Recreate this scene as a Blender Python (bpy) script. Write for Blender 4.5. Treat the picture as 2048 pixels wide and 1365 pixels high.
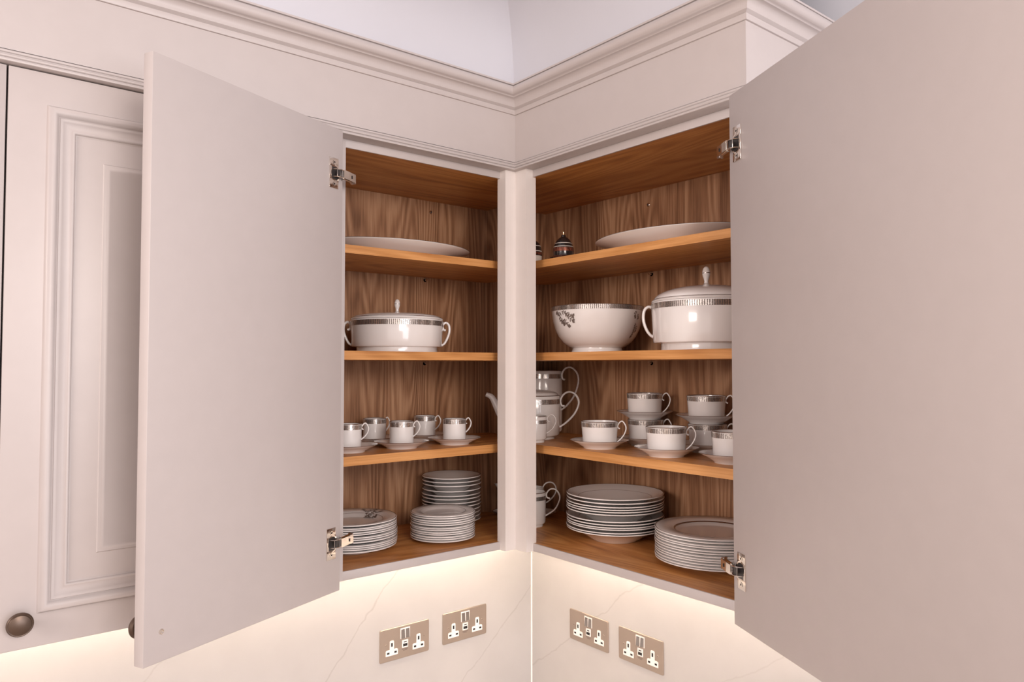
import bpy, bmesh, math, random
from mathutils import Vector, Matrix
random.seed(7)
for o in list(bpy.data.objects): bpy.data.objects.remove(o)
SC = bpy.context.scene
COL = SC.collection
PI = math.pi

# ------------------------------------------------------------------ camera
CX, CY, CZ, YAW, PITCH, ROLL, FPX = -1.1823, -1.4382, 0.4316, 0.8890, 0.0341, -0.0004, 1475.86
cam_d = bpy.data.cameras.new('camera')
cam_d.sensor_width = 36.0
cam_d.lens = FPX / 2048 * 36.0
cam_d.clip_start = 0.01
cam = bpy.data.objects.new('camera', cam_d)
COL.objects.link(cam)
fw = Vector((math.cos(PITCH)*math.cos(YAW), math.cos(PITCH)*math.sin(YAW), math.sin(PITCH)))
rt = Vector((math.sin(YAW), -math.cos(YAW), 0))
up = rt.cross(fw)
rt2 = rt*math.cos(ROLL) + up*math.sin(ROLL)
up2 = up*math.cos(ROLL) - rt*math.sin(ROLL)
M = Matrix((rt2, up2, -fw)).transposed().to_4x4()
M.translation = Vector((CX, CY, CZ))
cam.matrix_world = M
SC.camera = cam

# ------------------------------------------------------------------ light
SC.view_settings.view_transform = 'Standard'
SC.view_settings.look = 'None'
SC.view_settings.gamma = 1.0
SC.view_settings.use_curve_mapping = False
SC.view_settings.exposure = 0.84
world = bpy.data.worlds.new('world')
SC.world = world
world.use_nodes = True
bgn = world.node_tree.nodes['Background']
bgn.inputs[0].default_value = (1.0, 0.865, 0.81, 1)
bgn.inputs[1].default_value = 0.74

def area(name, loc, target, sx, sy, power, col):
    d = bpy.data.lights.new(name, 'AREA')
    d.shape = 'RECTANGLE'; d.size = sx; d.size_y = sy; d.energy = power; d.color = col
    o = bpy.data.objects.new(name, d); COL.objects.link(o)
    o.location = loc
    o.rotation_euler = (Vector(target)-Vector(loc)).to_track_quat('-Z', 'Y').to_euler()
    return o
# daylight from the room's window, behind and to the right of the camera
area('window_daylight', (-0.40, -4.2, 0.45), (-0.1, 0.0, 0.5), 2.2, 1.7, 34, (0.90, 0.92, 1.0))
# added fill lights: one high behind the camera, one further left
area('fill_light', (-1.05, -2.50, 1.00), (-0.05, -0.05, 0.4), 0.8, 0.6, 14.5, (1.0, 0.88, 0.79))
area('fill_light', (-3.2, -0.95, 0.90), (0.0, -0.45, 0.4), 0.9, 0.6, 17, (1.0, 0.87, 0.80))

# ------------------------------------------------------------------ materials
def new_mat(name):
    m = bpy.data.materials.new(name); m.use_nodes = True
    nt = m.node_tree
    return m, nt, nt.nodes['Principled BSDF']
def N(nt, t, **kw):
    n = nt.nodes.new(t)
    for k, v in kw.items(): setattr(n, k, v)
    return n
def ramp(nt, stops):
    r = N(nt, 'ShaderNodeValToRGB')
    e = r.color_ramp.elements
    e[0].position, e[0].color = stops[0][0], (*stops[0][1], 1)
    e[1].position, e[1].color = stops[-1][0], (*stops[-1][1], 1)
    for p, c in stops[1:-1]:
        x = e.new(p); x.color = (*c, 1)
    return r
def plain(name, col, rough=0.5, metal=0.0, coat=0.0, noise=0.0, nscale=8.0):
    m, nt, b = new_mat(name)
    b.inputs['Base Color'].default_value = (*col, 1)
    b.inputs['Roughness'].default_value = rough
    b.inputs['Metallic'].default_value = metal
    b.inputs['Coat Weight'].default_value = coat
    b.inputs['Coat Roughness'].default_value = 0.05
    tc = N(nt, 'ShaderNodeTexCoord'); nz = N(nt, 'ShaderNodeTexNoise')
    nz.inputs['Scale'].default_value = nscale
    nt.links.new(tc.outputs['Object'], nz.inputs['Vector'])
    a = max(noise, 0.01)
    r = ramp(nt, [(0.3, tuple(c*(1-a) for c in col)), (0.7, tuple(min(1, c*(1+a)) for c in col))])
    nt.links.new(nz.outputs['Fac'], r.inputs[0])
    nt.links.new(r.outputs[0], b.inputs['Base Color'])
    return m
def oak(name, axis, dark, mid, light, freq=1.0, contrast=1.0, rough=0.42):
    """wood: contour lines of a noise field stretched along the grain axis, plus fine pores"""
    m, nt, b = new_mat(name)
    tc = N(nt, 'ShaderNodeTexCoord')
    def stretched(across, along, detail, rgh=0.5):
        mp = N(nt, 'ShaderNodeMapping')
        s = [across]*3; s['xyz'.index(axis)] = along
        mp.inputs['Scale'].default_value = s
        nt.links.new(tc.outputs['Object'], mp.inputs['Vector'])
        nz = N(nt, 'ShaderNodeTexNoise'); nz.inputs['Scale'].default_value = 1.0
        nz.inputs['Detail'].default_value = detail; nz.inputs['Roughness'].default_value = rgh
        nt.links.new(mp.outputs[0], nz.inputs['Vector'])
        return nz
    big = stretched(8*freq, 0.85*freq, 1.0)
    mul = N(nt, 'ShaderNodeMath', operation='MULTIPLY'); mul.inputs[1].default_value = 130
    nt.links.new(big.outputs['Fac'], mul.inputs[0])
    sn = N(nt, 'ShaderNodeMath', operation='SINE'); nt.links.new(mul.outputs[0], sn.inputs[0])
    fib = stretched(240, 7, 3, 0.65)
    streak = stretched(26, 0.8, 2)
    a1 = N(nt, 'ShaderNodeMath', operation='MULTIPLY_ADD')
    a1.inputs[1].default_value = 0.10*contrast; a1.inputs[2].default_value = 0.0
    nt.links.new(sn.outputs[0], a1.inputs[0])
    a2 = N(nt, 'ShaderNodeMath', operation='MULTIPLY_ADD'); a2.inputs[1].default_value = 0.62
    nt.links.new(fib.outputs['Fac'], a2.inputs[0]); nt.links.new(a1.outputs[0], a2.inputs[2])
    a3 = N(nt, 'ShaderNodeMath', operation='MULTIPLY_ADD'); a3.inputs[1].default_value = 0.55
    nt.links.new(streak.outputs['Fac'], a3.inputs[0]); nt.links.new(a2.outputs[0], a3.inputs[2])
    r = ramp(nt, [(0.36, dark), (0.56, mid), (0.80, light)])
    nt.links.new(a3.outputs[0], r.inputs[0])
    nt.links.new(r.outputs[0], b.inputs['Base Color'])
    b.inputs['Roughness'].default_value = rough
    bp = N(nt, 'ShaderNodeBump'); bp.inputs['Strength'].default_value = 0.12; bp.inputs['Distance'].default_value = 0.0006
    nt.links.new(a3.outputs[0], bp.inputs['Height']); nt.links.new(bp.outputs[0], b.inputs['Normal'])
    return m
def quartz(name, u, lines):
    """white worktop stone with a few thin grey veins; u is the horizontal wall axis, lines = (a, b, c) of a*u+b*z=c"""
    m, nt, b = new_mat(name)
    tc = N(nt, 'ShaderNodeTexCoord'); sp = N(nt, 'ShaderNodeSeparateXYZ')
    nt.links.new(tc.outputs['Object'], sp.inputs[0])
    nz = N(nt, 'ShaderNodeTexNoise'); nz.inputs['Scale'].default_value = 9; nz.inputs['Detail'].default_value = 5
    nt.links.new(tc.outputs['Object'], nz.inputs['Vector'])
    base = ramp(nt, [(0.35, (0.48, 0.455, 0.445)), (0.6, (0.50, 0.475, 0.465))])
    nt.links.new(nz.outputs['Fac'], base.inputs[0])
    col = base.outputs[0]
    for (a, bb, c, w, st) in lines:
        m1 = N(nt, 'ShaderNodeMath', operation='MULTIPLY'); m1.inputs[1].default_value = a
        nt.links.new(sp.outputs[u], m1.inputs[0])
        m2 = N(nt, 'ShaderNodeMath', operation='MULTIPLY_ADD'); m2.inputs[1].default_value = bb
        nt.links.new(sp.outputs['Z'], m2.inputs[0]); nt.links.new(m1.outputs[0], m2.inputs[2])
        m3 = N(nt, 'ShaderNodeMath', operation='MULTIPLY_ADD'); m3.inputs[1].default_value = 0.05
        nt.links.new(nz.outputs['Fac'], m3.inputs[0]); nt.links.new(m2.outputs[0], m3.inputs[2])
        m4 = N(nt, 'ShaderNodeMath', operation='SUBTRACT'); m4.inputs[1].default_value = c + 0.025
        nt.links.new(m3.outputs[0], m4.inputs[0])
        m5 = N(nt, 'ShaderNodeMath', operation='ABSOLUTE'); nt.links.new(m4.outputs[0], m5.inputs[0])
        mr = N(nt, 'ShaderNodeMapRange'); mr.inputs['From Min'].default_value = 0; mr.inputs['From Max'].default_value = w
        mr.inputs['To Min'].default_value = st; mr.inputs['To Max'].default_value = 0
        nt.links.new(m5.outputs[0], mr.inputs['Value'])
        mx = N(nt, 'ShaderNodeMix', data_type='RGBA')
        nt.links.new(mr.outputs[0], mx.inputs['Factor'])
        nt.links.new(col, mx.inputs['A']); mx.inputs['B'].default_value = (0.30, 0.26, 0.245, 1)
        col = mx.outputs['Result']
    nt.links.new(col, b.inputs['Base Color'])
    b.inputs['Roughness'].default_value = 0.32
    return m
def etched(name, teeth):
    """platinum band with an etched upright pattern around the axis of the dish"""
    m, nt, b = new_mat(name)
    tc = N(nt, 'ShaderNodeTexCoord'); sp = N(nt, 'ShaderNodeSeparateXYZ')
    nt.links.new(tc.outputs['Object'], sp.inputs[0])
    at = N(nt, 'ShaderNodeMath', operation='ARCTAN2')
    nt.links.new(sp.outputs['Y'], at.inputs[0]); nt.links.new(sp.outputs['X'], at.inputs[1])
    ml = N(nt, 'ShaderNodeMath', operation='MULTIPLY'); ml.inputs[1].default_value = teeth
    nt.links.new(at.outputs[0], ml.inputs[0])
    sn = N(nt, 'ShaderNodeMath', operation='SINE'); nt.links.new(ml.outputs[0], sn.inputs[0])
    nz = N(nt, 'ShaderNodeTexNoise'); nz.inputs['Scale'].default_value = 420; nz.inputs['Detail'].default_value = 2
    nt.links.new(tc.outputs['Object'], nz.inputs['Vector'])
    ad = N(nt, 'ShaderNodeMath', operation='MULTIPLY_ADD'); ad.inputs[1].default_value = 0.22
    nt.links.new(sn.outputs[0], ad.inputs[0]); nt.links.new(nz.outputs['Fac'], ad.inputs[2])
    r = ramp(nt, [(0.36, (0.20, 0.175, 0.16)), (0.62, (0.78, 0.73, 0.69))])
    nt.links.new(ad.outputs[0], r.inputs[0]); nt.links.new(r.outputs[0], b.inputs['Base Color'])
    b.inputs['Metallic'].default_value = 0.85
    rr = ramp(nt, [(0.36, (0.5, 0.5, 0.5)), (0.62, (0.16, 0.16, 0.16))])
    nt.links.new(ad.outputs[0], rr.inputs[0]); nt.links.new(rr.outputs[0], b.inputs['Roughness'])
    return m
def emit(name, col, s):
    m, nt, b = new_mat(name)
    b.inputs['Emission Color'].default_value = (*col, 1); b.inputs['Emission Strength'].default_value = s
    return m

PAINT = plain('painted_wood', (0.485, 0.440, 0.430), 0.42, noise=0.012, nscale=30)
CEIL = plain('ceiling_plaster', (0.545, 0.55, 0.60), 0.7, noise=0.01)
POST_LIT = plain('post_paint_lit', (0.72, 0.67, 0.645), 0.35, noise=0.012, nscale=30)  # door paint with the light falling on the post worked into its colour
OAK_BACK = oak('oak_back', 'z', (0.175, 0.078, 0.036), (0.32, 0.16, 0.082), (0.50, 0.29, 0.165), 1.0, 1.05)
OAK_X = oak('oak_boards_x', 'x', (0.31, 0.115, 0.027), (0.51, 0.212, 0.056), (0.66, 0.325, 0.108), 0.8, 0.8)
OAK_Y = oak('oak_boards_y', 'y', (0.31, 0.115, 0.027), (0.51, 0.212, 0.056), (0.66, 0.325, 0.108), 0.8, 0.8)
EDGE_X = oak('oak_lipping_x', 'x', (0.37, 0.150, 0.044), (0.54, 0.248, 0.078), (0.68, 0.345, 0.13), 0.8, 0.7)
EDGE_Y = oak('oak_lipping_y', 'y', (0.37, 0.150, 0.044), (0.54, 0.248, 0.078), (0.68, 0.345, 0.13), 0.8, 0.7)
CHINA = plain('white_porcelain', (0.80, 0.77, 0.755), 0.16, coat=0.6)
BAND = etched('platinum_band', 72)
BAND_BIG = etched('platinum_band_large', 150)
LINE = plain('platinum_line', (0.42, 0.36, 0.33), 0.25, 0.9)
PRINT = plain('grey_flower_print', (0.20, 0.155, 0.135), 0.35, 0.3)
NICKEL = plain('polished_nickel', (0.78, 0.72, 0.66), 0.16, 1.0)
DARKPL = plain('dark_hinge_cup', (0.035, 0.03, 0.03), 0.35)
BRONZE = plain('bronze_knob', (0.115, 0.078, 0.058), 0.36, 0.55, noise=0.1, nscale=60)
SATIN = plain('satin_nickel_plate', (0.45, 0.37, 0.31), 0.36, 0.75, noise=0.015, nscale=20)
WHITEPL = plain('white_plastic', (0.86, 0.82, 0.79), 0.3)
BLACK = plain('socket_slot', (0.012, 0.010, 0.010), 0.5)
CHROME = plain('chrome_rocker', (0.42, 0.39, 0.36), 0.15, 1.0)
GREYPR = plain('grey_lettering', (0.16, 0.12, 0.10), 0.5)
GAP = plain('dark_joint', (0.02, 0.014, 0.012), 0.8)
DARKGL = plain('dark_lacquer', (0.018, 0.014, 0.014), 0.12, coat=0.5)
COPPER = plain('copper_lacquer', (0.20, 0.065, 0.04), 0.25, 0.6, noise=0.6, nscale=180)
BRASS = plain('brass_finial', (0.85, 0.62, 0.38), 0.2, 1.0)
CREAMP = plain('cream_lacquer', (0.72, 0.66, 0.60), 0.25)
SILI = plain('white_sealant', (0.88, 0.85, 0.80), 0.4)
FLOORM = oak('floor_boards', 'x', (0.20, 0.12, 0.07), (0.34, 0.22, 0.14), (0.48, 0.34, 0.23), 0.6, 0.6)
LED = emit('led_strip_glow', (1.0, 0.83, 0.65), 36.0)

# ------------------------------------------------------------------ mesh helpers
def setp(o, label=None, cat=None, group=None, kind=None):
    if label: o['label'] = label
    if cat: o['category'] = cat
    if group: o['group'] = group
    if kind: o['kind'] = kind
    return o
def empty(name, loc=(0, 0, 0), rz=0.0):
    o = bpy.data.objects.new(name, None); COL.objects.link(o)
    o.empty_display_size = 0.02
    o.location = loc; o.rotation_euler = (0, 0, rz)
    return o
def link(name, me, parent=None, loc=None, rz=None):
    o = bpy.data.objects.new(name, me); COL.objects.link(o)
    if parent is not None: o.parent = parent
    if loc is not None: o.location = loc
    if rz is not None: o.rotation_euler = (0, 0, rz)
    return o
def mesh(name, bm, mats, smooth=False, angle=None):
    bmesh.ops.recalc_face_normals(bm, faces=bm.faces)
    me = bpy.data.meshes.new(name); bm.to_mesh(me); bm.free()
    for m in (mats if isinstance(mats, (list, tuple)) else [mats]): me.materials.append(m)
    if smooth:
        me.polygons.foreach_set('use_smooth', [True]*len(me.polygons))
        me.set_sharp_from_angle(angle=math.radians(angle or 40))
    return me
def box(bm, x0, x1, y0, y1, z0, z1, bev=0.0, mi=0):
    vs = [bm.verts.new(p) for p in ((x0,y0,z0),(x1,y0,z0),(x1,y1,z0),(x0,y1,z0),(x0,y0,z1),(x1,y0,z1),(x1,y1,z1),(x0,y1,z1))]
    fs = [bm.faces.new([vs[i] for i in f]) for f in ((0,3,2,1),(4,5,6,7),(0,1,5,4),(1,2,6,5),(2,3,7,6),(3,0,4,7))]
    for f in fs: f.material_index = mi
    if bev > 0:
        es = list({e for f in fs for e in f.edges})
        bmesh.ops.bevel(bm, geom=es, offset=bev, segments=2, affect='EDGES', profile=0.5)
    return fs
def box_mesh(name, dims, mat, bev=0.0):
    bm = bmesh.new(); box(bm, *dims, bev=bev)
    return mesh(name, bm, mat, smooth=bev > 0, angle=35)
def prism(bm, pts, z0, z1, mi=0):
    a = [bm.verts.new((x, y, z0)) for x, y in pts]; b = [bm.verts.new((x, y, z1)) for x, y in pts]
    n = len(pts); fs = [bm.faces.new(a[::-1]), bm.faces.new(b)]
    for i in range(n): fs.append(bm.faces.new((a[i], a[(i+1) % n], b[(i+1) % n], b[i])))
    for f in fs: f.material_index = mi
def lathe(bm, prof, seg=64, sx=1.0, sy=1.0, mi=0, close=True):
    rings = []
    for r, z in prof:
        if r < 1e-6: rings.append([bm.verts.new((0, 0, z))])
        else: rings.append([bm.verts.new((r*sx*math.cos(2*PI*k/seg), r*sy*math.sin(2*PI*k/seg), z)) for k in range(seg)])
    for a, b in zip(rings, rings[1:]):
        for k in range(seg):
            k2 = (k+1) % seg
            if len(a) == 1 and len(b) == 1: continue
            if len(a) == 1: f = bm.faces.new((a[0], b[k], b[k2]))
            elif len(b) == 1: f = bm.faces.new((a[k], a[k2], b[0]))
            else: f = bm.faces.new((a[k], a[k2], b[k2], b[k]))
            f.material_index = mi
def lathe_mesh(name, prof, mat, seg=64, sx=1.0, sy=1.0, angle=45):
    bm = bmesh.new(); lathe(bm, prof, seg, sx, sy)
    return mesh(name, bm, mat, smooth=True, angle=angle)
def spline(pts, n=8):
    P = [Vector(p) for p in pts]; P = [2*P[0]-P[1]] + P + [2*P[-1]-P[-2]]
    out = []
    for i in range(1, len(P)-2):
        for k in range(n):
            t = k/n
            out.append(0.5*((2*P[i]) + (P[i+1]-P[i-1])*t + (2*P[i-1]-5*P[i]+4*P[i+1]-P[i+2])*t*t + (3*P[i]-P[i-1]-3*P[i+1]+P[i+2])*t**3))
    out.append(P[-2]); return out
def sweep(bm, path, ra, rb, side=Vector((0, 1, 0)), seg=10, mi=0):
    """tube along path; ra = half thickness in the plane of the path, rb = half width across it (numbers or functions of 0..1)"""
    n = len(path); rings = []
    for i, p in enumerate(path):
        t = (path[min(i+1, n-1)] - path[max(i-1, 0)]).normalized()
        nr = t.cross(side).normalized(); bn = nr.cross(t).normalized(); s = i/(n-1)
        a = ra(s) if callable(ra) else ra; b = rb(s) if callable(rb) else rb
        rings.append([bm.verts.new(p + nr*a*math.cos(2*PI*k/seg) + bn*b*math.sin(2*PI*k/seg)) for k in range(seg)])
    for a, b in zip(rings, rings[1:]):
        for k in range(seg):
            f = bm.faces.new((a[k], a[(k+1) % seg], b[(k+1) % seg], b[k])); f.material_index = mi
    for r in (rings[0], rings[-1]):
        f = bm.faces.new(r); f.material_index = mi
def sweep_mesh(name, pts, ra, rb, mat, side=Vector((0, 1, 0)), n=8, seg=10):
    bm = bmesh.new(); sweep(bm, spline(pts, n), ra, rb, side, seg)
    return mesh(name, bm, mat, smooth=True, angle=60)

# ------------------------------------------------------------------ dimensions (metres; z = 0 is the oak floor of the cabinet)
ZT, ZBB = 0.900, -0.0192
SH = [(0.6810, 0.6995), (0.4459, 0.4656), (0.2133, 0.2339)]     # shelf undersides and tops
S = 0.043                     # shelf setback behind the carcass front
BK = 0.325                    # face of the oak backs
D = 0.338                     # face of the splashback
XL, YR = -0.474, -0.640       # inner faces of the carcass ends
YEND = -0.659
PT = 0.0215                   # door / post thickness
UL, UR = 0.0532, 0.0629       # ends of the corner post
DZT, DZB = 0.9155, -0.0195
BOXX, BOXY = 0.152, 0.255     # boxed-in pipe in the back corner
ZCEIL = 1.285

# ------------------------------------------------------------------ the setting
setp(link('wall_left', box_mesh('wall_left', (-3.2, 0.45, 0.347, 0.45, -1.45, 1.5), CEIL)), 'pale wall behind the left cabinets', None, None, 'structure')
setp(link('wall_right', box_mesh('wall_right', (0.347, 0.45, -3.2, 0.347, -1.45, 1.5), CEIL)), 'pale wall behind the right cabinet', None, None, 'structure')
setp(link('ceiling', box_mesh('ceiling', (-3.2, 0.45, -3.2, 0.45, ZCEIL, ZCEIL+0.08), CEIL)), 'white plaster ceiling above the corner', None, None, 'structure')
setp(link('floor', box_mesh('floor', (-6.5, 0.45, -6.5, 0.45, -1.50, -1.45), FLOORM)), 'wooden kitchen floor', None, None, 'structure')
QL = quartz('quartz_left', 'X', [(0.76, -0.65, -0.0274, 0.0030, 0.42), (0.665, -0.747, 0.4107, 0.0030, 0.36), (0.80, -0.60, -0.46, 0.0028, 0.25)])
QR = quartz('quartz_right', 'Y', [(0.62, 0.785, -0.1857, 0.0032, 0.36), (0.55, 0.835, -0.47, 0.0028, 0.22), (0.70, 0.71, 0.16, 0.0026, 0.2)])
setp(link('wall_splashback_left', box_mesh('splashback', (-3.0, D-0.001, D, 0.3465, -0.56, 0.0), QL)), 'white veined stone splashback on the left wall', None, None, 'structure')
setp(link('wall_splashback_right', box_mesh('splashback', (D, 0.3465, -3.0, 0.346, -0.56, 0.0), QR)), 'white veined stone splashback on the right wall', None, None, 'structure')
bm = bmesh.new(); prism(bm, [(D, D), (D-0.0028, D), (D-0.0016, D-0.0016), (D, D-0.0028)], -0.56, ZBB)
setp(link('trim_5', mesh('sealant', bm, SILI)), 'white sealant line in the splashback corner', None, None, 'structure')
bm = bmesh.new(); prism(bm, [(-3.0, 0.337), (-3.0, -0.29), (-0.29, -0.29), (-0.29, -3.0), (0.337, -3.0), (0.337, 0.337)], -0.60, -0.565)
setp(link('trim_6', mesh('worktop', bm, QL)), 'white stone worktop below the sockets', None, None, 'structure')

# trim that runs along both cabinet fronts and returns at the right end
def run_trim(name, prof, mat, label, smooth=True, closed_back=0.0, start=-3.0, ret=True, angle=35):
    bm = bmesh.new()
    prof = list(prof)
    pts = prof + [(closed_back, prof[-1][1]), (closed_back, prof[0][1])]
    cols = []
    for m, z in pts:
        c = [(start, -m, z), (-m, -m, z)]
        if ret: c += [(-m, YEND-m, z), (0.346, YEND-m, z)]
        else: c += [(-m, YEND+0.0, z)]
        cols.append([bm.verts.new(p) for p in c])
    n = len(cols)
    for i in range(n):
        a, b = cols[i], cols[(i+1) % n]
        for k in range(len(a)-1): bm.faces.new((a[k], a[k+1], b[k+1], b[k]))
    bm.faces.new([c[0] for c in cols]); bm.faces.new([c[-1] for c in cols][::-1])
    return setp(link(name, mesh(name, bm, mat, smooth, angle)), label, None, None, 'structure')
def arc(cx, cz, r, a0, a1, n):
    return [(cx + r*math.cos(math.radians(a0+(a1-a0)*k/n)), cz + r*math.sin(math.radians(a0+(a1-a0)*k/n))) for k in range(n+1)]
run_trim('trim_1', [(0.024, 0.939), (0.024, 1.062)], PAINT, 'plain painted frieze board above the cabinet doors')
low = [(0.0335, 0.9175), (0.0350, 0.9185), (0.0352, 0.9212), (0.0340, 0.9224), (0.0305, 0.9228), (0.0305, 0.9240)] + arc(0.0300, 0.9275, 0.0032, -80, 80, 6) + [(0.0285, 0.9312), (0.0285, 0.9324)] + arc(0.0268, 0.9356, 0.0030, -80, 80, 6) + [(0.0240, 0.9392), (0.0240, 0.9405)]
run_trim('trim_2', low, PAINT, 'stepped moulding below the painted frieze', closed_back=0.001)
cor = [(0.0240, 1.0585), (0.0275, 1.0590), (0.0282, 1.0605), (0.0282, 1.0700), (0.0265, 1.0712), (0.0300, 1.0735), (0.0330, 1.0755), (0.0335, 1.0790)]
cor += [(0.0335+0.0140*(1-math.cos(t)), 1.0790+0.0140*math.sin(t)) for t in [k*PI/2/7 for k in range(1, 8)]]
cor += [(0.0480, 1.0936)] + arc(0.0500, 1.1070, 0.0116, -88, 85, 14) + [(0.0520, 1.1190), (0.0560, 1.1195), (0.0560, 1.1235)]
run_trim('trim_3', cor, PAINT, 'moulded cornice along the top of the cabinets', closed_back=0.002)
RC = ZCEIL - 1.1235
cove = [(0.0525 + RC*(1-math.cos(t)), 1.1235 + RC*math.sin(t)) for t in [k*PI/2/24 for k in range(25)]]
run_trim('trim_4', cove, CEIL, 'curved plaster cove between cornice and ceiling', closed_back=0.002, ret=False, angle=30)

# ------------------------------------------------------------------ corner cabinet
cab = setp(empty('corner_cabinet'), 'open L-shaped corner wall cabinet, oak inside, two flat-backed doors swung wide', 'cabinet')
def part(name, me, parent=None, label=None):
    o = link(name, me, parent or cab)
    if label: o['label'] = label
    return o
L_FLOOR = [(XL-0.018, 0.0), (-UL+0.03, 0.0), (0.0, -UR+0.03), (0.0, YEND), (BK+0.01, YEND), (BK+0.01, BK+0.01), (XL-0.018, BK+0.01)]
def lplate(name, z0, z1, front, label, painted_front=True):
    """L-shaped board in two halves mitred at the corner, so that the grain follows each leg"""
    f = front
    bm = bmesh.new(); prism(bm, [(XL, f), (f, f), (BK, BK), (XL, BK)], z0, z1)
    part(name, mesh(name, bm, OAK_X), label=label)
    bm = bmesh.new(); prism(bm, [(f, f), (f, YR), (BK, YR), (BK, BK)], z0, z1)
    part(name, mesh(name, bm, OAK_Y), label=label)
lplate('floor_panel', ZBB+0.004, 0.0, 0.004, 'oak floor of the cabinet')
lplate('top_panel', ZT, ZT+0.016, 0.004, 'oak ceiling of the cabinet')
# painted front edges of carcass floor and top, left and right
for nm, dims in (('bottom_rail', (XL-0.018, -0.004, 0.0, 0.0045, ZBB, 0.0)), ('bottom_rail', (0.0, 0.0045, YEND, -0.004, ZBB, 0.0)),
                 ('top_rail', (XL-0.018, -0.004, 0.0, 0.0045, ZT, 0.95)), ('top_rail', (0.0, 0.0045, YEND, -0.004, ZT, 0.95))):
    part(nm, box_mesh(nm, dims, PAINT, 0.0008), label='painted front edge')
bm = bmesh.new(); prism(bm, [(XL-0.018, 0.004), (0.004, 0.004), (0.004, YEND), (BK+0.012, YEND), (BK+0.012, BK+0.012), (XL-0.018, BK+0.012)], ZBB, ZBB+0.0038)
part('underside_panel', mesh('underside_panel', bm, PAINT))
bm = bmesh.new(); prism(bm, [(XL-0.018, 0.004), (0.004, 0.004), (0.004, YEND), (BK+0.012, YEND), (BK+0.012, BK+0.012), (XL-0.018, BK+0.012)], 1.0, 1.01)
part('roof_board', mesh('roof_board', bm, PAINT))
part('back_panel', box_mesh('back_panel', (XL, BOXX, BK, BK+0.01, 0.0, ZT), OAK_BACK), label='oak veneer back with upright grain')
part('back_panel', box_mesh('back_panel', (BK, BK+0.01, YR, BOXY, 0.0, ZT), OAK_BACK), label='oak veneer back with upright grain')
bm = bmesh.new(); prism(bm, [(BOXX, BK+0.009), (BOXX, BOXY), (BK+0.009, BOXY), (BK+0.009, BK+0.009)], 0.0, ZT)
part('pipe_boxing', mesh('pipe_boxing', bm, OAK_BACK), label='boxed-in oak corner behind the post')
part('side_panel', box_mesh('side_panel', (XL-0.018, XL, 0.0, BK+0.01, ZBB+0.004, 1.0), OAK_BACK))
part('side_panel', box_mesh('side_panel', (0.0, BK+0.01, YEND+0.003, YR, ZBB+0.004, 1.0), OAK_BACK))
part('end_panel', box_mesh('end_panel', (-0.004, D+0.008, YEND, YEND+0.003, ZBB, 1.05), PAINT), label='painted outer end panel')
for nm, dims in (('face_stile', (XL-0.018, XL+0.001, -0.0005, 0.004, ZBB, 0.94)), ('face_stile', (-0.0005, 0.004, YEND, YR+0.001, ZBB, 0.94))):
    part(nm, box_mesh(nm, dims, PAINT), label='painted front edge of the cabinet side')
# corner post between the two openings
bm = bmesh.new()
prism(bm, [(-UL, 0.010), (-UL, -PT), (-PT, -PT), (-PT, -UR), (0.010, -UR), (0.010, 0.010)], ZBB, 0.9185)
part('corner_post', mesh('corner_post', bm, POST_LIT), label='painted inside-corner post between the two openings')
# shelves with honey-coloured lipping on the front
for i, (z0, z1) in enumerate(SH):
    lb = ['upper', 'middle', 'lower'][i] + ' oak shelf'
    lplate('shelf', z0, z1, S+0.003, lb)
    bm = bmesh.new(); prism(bm, [(XL, S), (S, S), (S+0.003, S+0.003), (XL, S+0.003)], z0, z1)
    part('shelf_lipping', mesh('shelf_lipping', bm, EDGE_X), label='honey-coloured front edge of the '+lb)
    bm = bmesh.new(); prism(bm, [(S, S), (S, YR), (S+0.003, YR), (S+0.003, S+0.003)], z0, z1)
    part('shelf_lipping', mesh('shelf_lipping', bm, EDGE_Y), label='honey-coloured front edge of the '+lb)
# screws and shelf pins on the backs
def screw_mesh():
    bm = bmesh.new(); lathe(bm, [(0, 0.0022), (0.0035, 0.0018), (0.0052, 0.0), (0.0052, -0.001)], 16)
    box(bm, -0.003, 0.003, -0.0006, 0.0006, 0.0016, 0.0026, mi=1); box(bm, -0.0006, 0.0006, -0.003, 0.003, 0.0016, 0.0026, mi=1)
    return mesh('back_screw', bm, [NICKEL, DARKPL], True)
def pin_mesh():
    bm = bmesh.new(); lathe(bm, [(0, 0.010), (0.0028, 0.010), (0.0028, 0.0), (0.0055, 0.0), (0.0055, -0.001)], 14)
    box(bm, -0.004, 0.004, 0.0022, 0.0042, 0.0, 0.012)
    return mesh('shelf_pin', bm, NICKEL, True)
SCR, PIN = screw_mesh(), pin_mesh()
RL, RR = (PI/2, 0, 0), (PI/2, 0, -PI/2)       # local z -> -y / -x
for me, nm, loc, rot in ((SCR, 'back_screw', (-0.048, BK, 0.869), RL), (SCR, 'back_screw', (BK, -0.155, 0.860), RR),
                         (PIN, 'shelf_pin', (-0.067, BK, 0.674), RL), (PIN, 'shelf_pin', (BK, -0.165, 0.674), RR),
                         (PIN, 'shelf_pin', (-0.067, BK, 0.4395), RL), (PIN, 'shelf_pin', (BK, -0.163, 0.4395), RR)):
    o = part(nm, me); o.location = loc; o.rotation_euler = rot

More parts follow.
